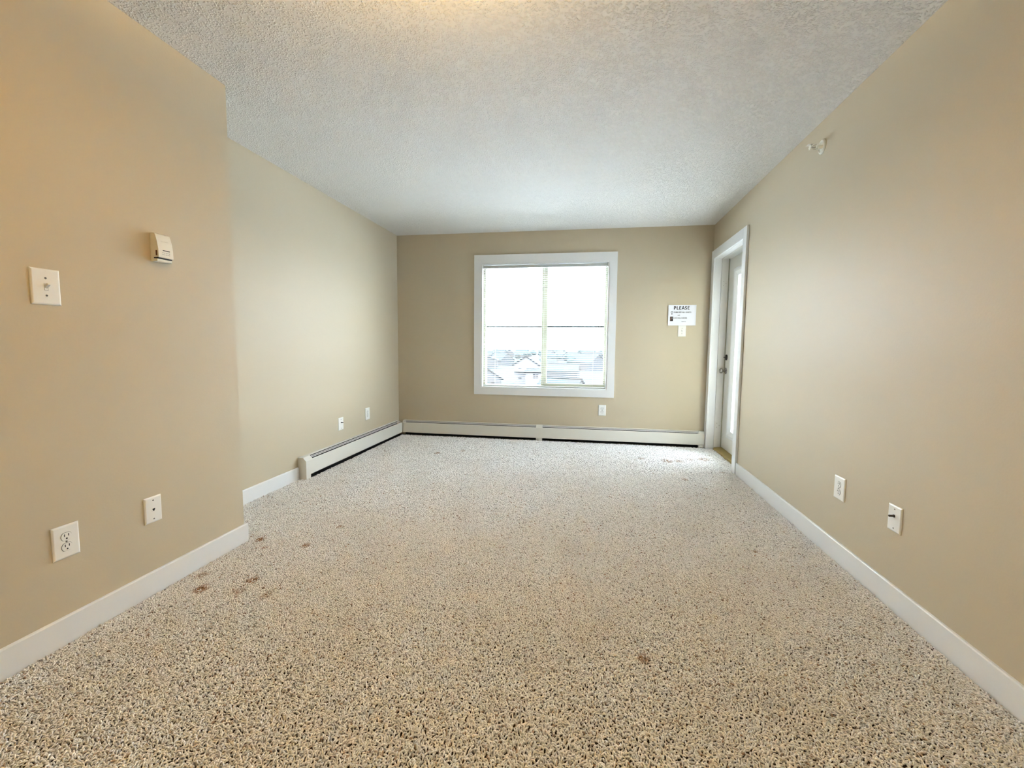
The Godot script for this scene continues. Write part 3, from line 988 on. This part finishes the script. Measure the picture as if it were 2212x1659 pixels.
# =====================================================================
# sidewall sprinkler
# =====================================================================
func build_sprinkler() -> void:
	var t := thing("fire_sprinkler", "white sidewall fire sprinkler high on the balcony-door wall", "sprinkler", Vector3(XR, 2.288, -2.963), -PI / 2)
	var st := mb()
	lathe(st, PackedVector2Array([Vector2(0.0, 0.001), Vector2(0.041, 0.0005), Vector2(0.041, 0.004), Vector2(0.037, 0.008), Vector2(0.033, 0.0095), Vector2(0.0305, 0.008), Vector2(0.028, 0.0035), Vector2(0.016, 0.003), Vector2(0.0, 0.003)]), Vector3.ZERO, Vector3.BACK, 32)
	obj("escutcheon", st, M.sprinkler_white, t)
	st = mb()
	lathe(st, PackedVector2Array([Vector2(0.0, 0.003), Vector2(0.0125, 0.003), Vector2(0.0125, 0.024), Vector2(0.015, 0.026), Vector2(0.015, 0.031), Vector2(0.009, 0.034), Vector2(0.0, 0.035)]), Vector3.ZERO, Vector3.BACK, 6)
	obj("body", st, M.sprinkler_white, t)
	for s in [-1.0, 1.0]:
		st = mb()
		bar(st, Vector3(0, s * 0.012, 0.031), Vector3(0, s * 0.013, 0.046), 0.0028, 8)
		bar(st, Vector3(0, s * 0.013, 0.046), Vector3(0, s * 0.002, 0.062), 0.0028, 8)
		obj("frame_arm", st, M.sprinkler_white, t)
	st = mb()
	bar(st, Vector3(0, 0, 0.034), Vector3(0, 0, 0.060), 0.0022, 8)
	obj("glass_bulb", st, M.screw, t)
	st = mb()
	lathe(st, PackedVector2Array([Vector2(0, 0.060), Vector2(0.005, 0.060), Vector2(0.005, 0.067), Vector2(0.0, 0.068)]), Vector3.ZERO, Vector3.BACK, 10)
	# deflector: a toothed plate with a hood on top
	var teeth := PackedVector2Array()
	for i in 32:
		var a := TAU * i / 32
		var r := 0.017 if i % 4 < 2 else 0.012
		teeth.append(Vector2(r * cos(a), r * sin(a)))
	prism(st, teeth, Vector3(0, 0, 0.067), Vector3.RIGHT, Vector3.UP, Vector3(0, 0, 0.0014))
	box(st, Vector3(-0.017, 0.012, 0.056), Vector3(0.017, 0.0135, 0.084), 0.0005)
	obj("deflector", st, M.sprinkler_white, t)

# =====================================================================
# ceiling lamps, out of the picture above and behind the camera
# =====================================================================
func build_ceiling_lamps() -> void:
	var places := [[Vector3(-0.45, H, -1.08), "frosted bowl ceiling lamp just above the camera"], [Vector3(-0.3, H, 1.3), "frosted bowl fill lamp added behind the camera"]]  # the rear lamp is added as warm fill
	for p in places:
		var t := thing("ceiling_lamp", p[1], "ceiling lamp", p[0])
		var st := mb()
		lathe(st, PackedVector2Array([Vector2(0, -0.001), Vector2(0.06, -0.001), Vector2(0.06, -0.014), Vector2(0.010, -0.022), Vector2(0.008, -0.10), Vector2(0, -0.10)]), Vector3.ZERO, Vector3.UP, 32)
		obj("canopy", st, M.lamp_metal, t)
		st = mb()
		# frosted bowl hung under the bulb, open to the ceiling
		var prof := PackedVector2Array()
		for i in 11:
			var a := -PI / 2 + PI / 2 * i / 10.0
			prof.append(Vector2(0.170 * cos(a), -0.115 + 0.085 * sin(a)))
		for i in 11:
			var a := -PI / 2 * i / 10.0
			prof.append(Vector2(0.164 * cos(a), -0.115 + 0.079 * sin(a)))
		lathe(st, prof, Vector3.ZERO, Vector3.UP, 32)
		obj("bowl", st, M.lamp_bowl, t)
		st = mb()
		prof = PackedVector2Array()
		for i in 9:
			var a := -PI / 2 + PI * i / 8.0
			prof.append(Vector2(0.030 * cos(a), -0.130 + 0.034 * sin(a)))
		lathe(st, prof, Vector3.ZERO, Vector3.UP, 20)
		obj("bulb", st, M.lamp_globe, t)
		var l := OmniLight3D.new()
		l.name = "bulb_light"
		l.light_color = Color(1.0, 0.83, 0.54)
		l.light_energy = LAMP_ENERGY
		l.light_size = 0.028
		l.omni_range = 12.0
		l.omni_attenuation = 2.0
		l.shadow_enabled = true
		l.position = Vector3(0, -0.130, 0)
		t.add_child(l, true)

# =====================================================================
# out of doors
# =====================================================================
func gable_house(label: String, at: Vector3, turn: float, w: float, d: float, eave: float, ridge: float, wall_m: Material, roof_m: Material, group := "", windows := [], lined := true) -> Node3D:
	var t := thing("house", label, "house", at, turn, group)
	var st := mb()
	prism(st, PackedVector2Array([Vector2(-w / 2, 0), Vector2(w / 2, 0), Vector2(w / 2, eave), Vector2(0, ridge), Vector2(-w / 2, eave)]), Vector3(0, 0, -d), Vector3.RIGHT, Vector3.UP, Vector3(0, 0, d))
	obj("wall", st, wall_m, t)
	var k := (ridge - eave) / (w / 2)
	var o := 0.45
	for s in [-1.0, 1.0]:
		st = mb()
		prism(st, PackedVector2Array([Vector2(0, ridge), Vector2(s * (w / 2 + o), eave - o * k), Vector2(s * (w / 2 + o), eave - o * k + 0.22), Vector2(0, ridge + 0.24)]), Vector3(0, 0, -d - 0.35), Vector3.RIGHT, Vector3.UP, Vector3(0, 0, d + 0.7))
		obj("roof", st, roof_m, t)
		if not lined: continue
		st = mb()
		prism(st, PackedVector2Array([Vector2(0, ridge - 0.02), Vector2(s * (w / 2 + o), eave - o * k - 0.02), Vector2(s * (w / 2 + o), eave - o * k + 0.30), Vector2(0, ridge + 0.32)]), Vector3(0, 0, 0.35), Vector3.RIGHT, Vector3.UP, Vector3(0, 0, 0.06))
		obj("fascia", st, M.fascia, t)
	st = mb()
	box(st, Vector3(-0.25, ridge + 0.16, -d - 0.36), Vector3(0.25, ridge + 0.34, 0.40), 0.05)
	obj("ridge_cap", st, M.fascia if lined else roof_m, t)
	for q in windows:
		st = mb()
		box(st, Vector3(q[0] - q[2] / 2, q[1] - q[3] / 2, -0.05), Vector3(q[0] + q[2] / 2, q[1] + q[3] / 2, 0.05), 0.01)
		obj("window", st, M.far_glass, t)
	return t

func tree(label: String, at: Vector3, r: float, h: float, seed_: int, group: String) -> void:
	var t := thing("distant_tree", label, "tree", at, 0.0, group)
	var rng := RandomNumberGenerator.new()
	rng.seed = seed_
	var st := mb()
	bar(st, Vector3.ZERO, Vector3(0, h * 0.5, 0), r * 0.09, 6)
	obj("trunk", st, M.bark, t)
	st = mb()
	for k in 7:
		var c := Vector3(rng.randf_range(-0.5, 0.5) * r, h * rng.randf_range(0.45, 0.8), rng.randf_range(-0.5, 0.5) * r)
		var b := r * rng.randf_range(0.45, 0.7)
		var prof := PackedVector2Array()
		for i in 7:
			var a := -PI / 2 + PI * i / 6.0
			prof.append(Vector2(b * cos(a), b * 0.85 * sin(a)))
		lathe(st, prof, c, Vector3.UP, 9)
	obj("crown", st, M.leaf, t)

func build_outside() -> void:
	var st := mb()
	box(st, Vector3(-700, GROUND - 1.0, -92), Vector3(700, GROUND, 40))  # unseen bright ground added to bounce daylight onto the ceiling
	structure("ground", "added snow-white ground far below the window, unseen, reflecting daylight indoors", "ground", st, M.added_bounce_ground)
	st = mb()
	box(st, Vector3(-900, GROUND - 1.0, -1400), Vector3(900, GROUND - 0.02, -92))
	structure("ground", "plain with blue-green haze in its colour, reaching to the skyline behind the houses", "ground", st, M.far_plain)
	# balcony beyond the door
	var b := thing("balcony", "concrete balcony with metal railing outside the glass door", "balcony", Vector3(XR + 0.2, 0, 0))
	st = mb()
	box(st, Vector3(0, -0.22, -6.95), Vector3(1.9, -0.06, -3.4), 0.01)
	obj("deck", st, M.deck_concrete, b)
	st = mb()
	box(st, Vector3(0, 2.52, -6.95), Vector3(1.9, 2.70, -3.2), 0.01)  # roof added to cut the daylight coming through the door
	obj("added_roof", st, M.added_siding, b)
	st = mb()
	box(st, Vector3(0.0, -0.06, -3.40), Vector3(1.9, 2.52, -3.2), 0.01)  # wall added to keep door light off the window wall
	obj("added_end_wall", st, M.added_siding, b)
	for y in [0.90, 0.79, 0.05]:
		st = mb()
		box(st, Vector3(0.02, y - 0.02, -6.92), Vector3(1.88, y + 0.02, -6.88), 0.004)
		box(st, Vector3(1.84, y - 0.02, -6.92), Vector3(1.88, y + 0.02, -3.44), 0.004)
		obj("rail", st, M.rail_metal, b)
	var pm := mb()
	box(pm, Vector3(-0.009, 0.07, -0.009), Vector3(0.009, 0.77, 0.009))
	var picket := pm.commit()
	picket.surface_set_material(0, M.rail_metal)
	for i in 16: again("picket", picket, b, Vector3(0.07 + i * 0.115, 0, -6.90))
	for i in 29: again("picket", picket, b, Vector3(1.86, 0, -6.80 + i * 0.115))
	for p in [Vector3(0.04, 0, -6.90), Vector3(1.86, 0, -6.90), Vector3(1.86, 0, -3.46)]:
		st = mb()
		box(st, p + Vector3(-0.03, -0.06, -0.03), p + Vector3(0.03, 0.93, 0.03), 0.004)
		obj("post", st, M.rail_metal, b)
	# the house seen through the fixed pane, its wing and its garage front
	var g := GROUND
	var hs := gable_house("white gabled house with a garage, largest seen through the window", Vector3(-16.5, g, -120), 0.0, 6.6, 11.0, -3.9 - g, -1.75 - g, M.siding_white, M.roof_grey, "", [[-1.70, -4.80 - g, 0.85, 0.35], [-1.70, -7.6 - g, 0.9, 0.5]])
	st = mb()
	box(st, Vector3(0.40, 0, 0.0), Vector3(4.40, -5.75 - g, 3.2), 0.02)
	obj("garage_wall", st, M.siding_white, hs)
	st = mb()
	prism(st, PackedVector2Array([Vector2(-0.3, -4.95 - g), Vector2(3.6, -5.75 - g), Vector2(3.6, -5.55 - g), Vector2(-0.3, -4.75 - g)]), Vector3(0.05, 0, 0.0), Vector3.BACK, Vector3.UP, Vector3(4.75, 0, 0))
	obj("garage_roof", st, M.roof_grey, hs)
	st = mb()
	box(st, Vector3(0.05, -5.82 - g, 3.6), Vector3(4.80, -5.58 - g, 3.68), 0.01)
	box(st, Vector3(-3.15, -5.86 - g, 1.0), Vector3(0.05, -5.60 - g, 1.06), 0.01)
	obj("fascia", st, M.fascia, hs)
	st = mb()
	box(st, Vector3(-3.1, -5.80 - g, 0.0), Vector3(0.40, -5.58 - g, 1.0), 0.02)
	obj("porch_roof", st, M.roof_grey, hs)
	for i in 2:
		for k in 3:
			st = mb()
			box(st, Vector3(2.36 + i * 0.74, -6.34 - k * 0.46 - g, 3.15), Vector3(2.92 + i * 0.74, -6.06 - k * 0.46 - g, 3.25), 0.01)
			obj("garage_window", st, M.far_glass, hs)
	gable_house("grey-roofed house beside the white gabled one seen through the fixed pane", Vector3(-24.8, g, -108), 0.7, 8.5, 10.0, -7.2 - g, -4.6 - g, M.siding_pale, M.roof_grey, "", [[-2.0, 1.3, 0.9, 0.9], [1.8, 1.3, 0.9, 0.9]])
	gable_house("low house whose broad grey roof shows through the sliding sash", Vector3(-1.5, g, -98), 1.25, 8.0, 9.0, -8.4 - g, -6.1 - g, M.siding_pale, M.roof_dark)
	gable_house("pale house with long roof behind the low one, seen through the sash", Vector3(-3.0, g, -150), 1.5, 9.0, 14.0, 2.9, 4.9, M.siding_pale, M.roof_grey, "", [], false)
	var rng := RandomNumberGenerator.new()
	rng.seed = 31
	var taken: Array[Vector3] = [Vector3(-16.5, 11, -125), Vector3(-24.8, 12, -112), Vector3(-1.5, 12, -102), Vector3(-3, 16, -155)]   # x, reach, z
	var free := func(x: float, z: float, reach: float) -> bool:
		for q in taken:
			if Vector2(x - q.x, z - q.z).length() < reach + q.y: return false
		taken.append(Vector3(x, reach, z))
		return true
	var made := 0
	while made < 20:
		var z := -rng.randf_range(200.0, 460.0)
		var x := -absf(z) * rng.randf_range(-0.05, 0.30)
		if not free.call(x, z, 12.0): continue
		gable_house("small pale house among trees near the skyline", Vector3(x, g, z), rng.randf_range(0.0, 1.6), rng.randf_range(8, 11), rng.randf_range(9, 13), rng.randf_range(3.0, 4.6), rng.randf_range(5.4, 7.4), M.siding_pale, M.roof_grey, "far houses near the skyline", [], false)
		made += 1
	made = 0
	while made < 46:
		var z := -rng.randf_range(180.0, 620.0)
		var x := -absf(z) * rng.randf_range(-0.06, 0.31)
		if not free.call(x, z, 5.5): continue
		tree("grey-green tree on the plain towards the skyline", Vector3(x, g, z), rng.randf_range(2.0, 3.6), rng.randf_range(5.0, 8.5), 500 + made, "far trees towards the skyline")
		made += 1
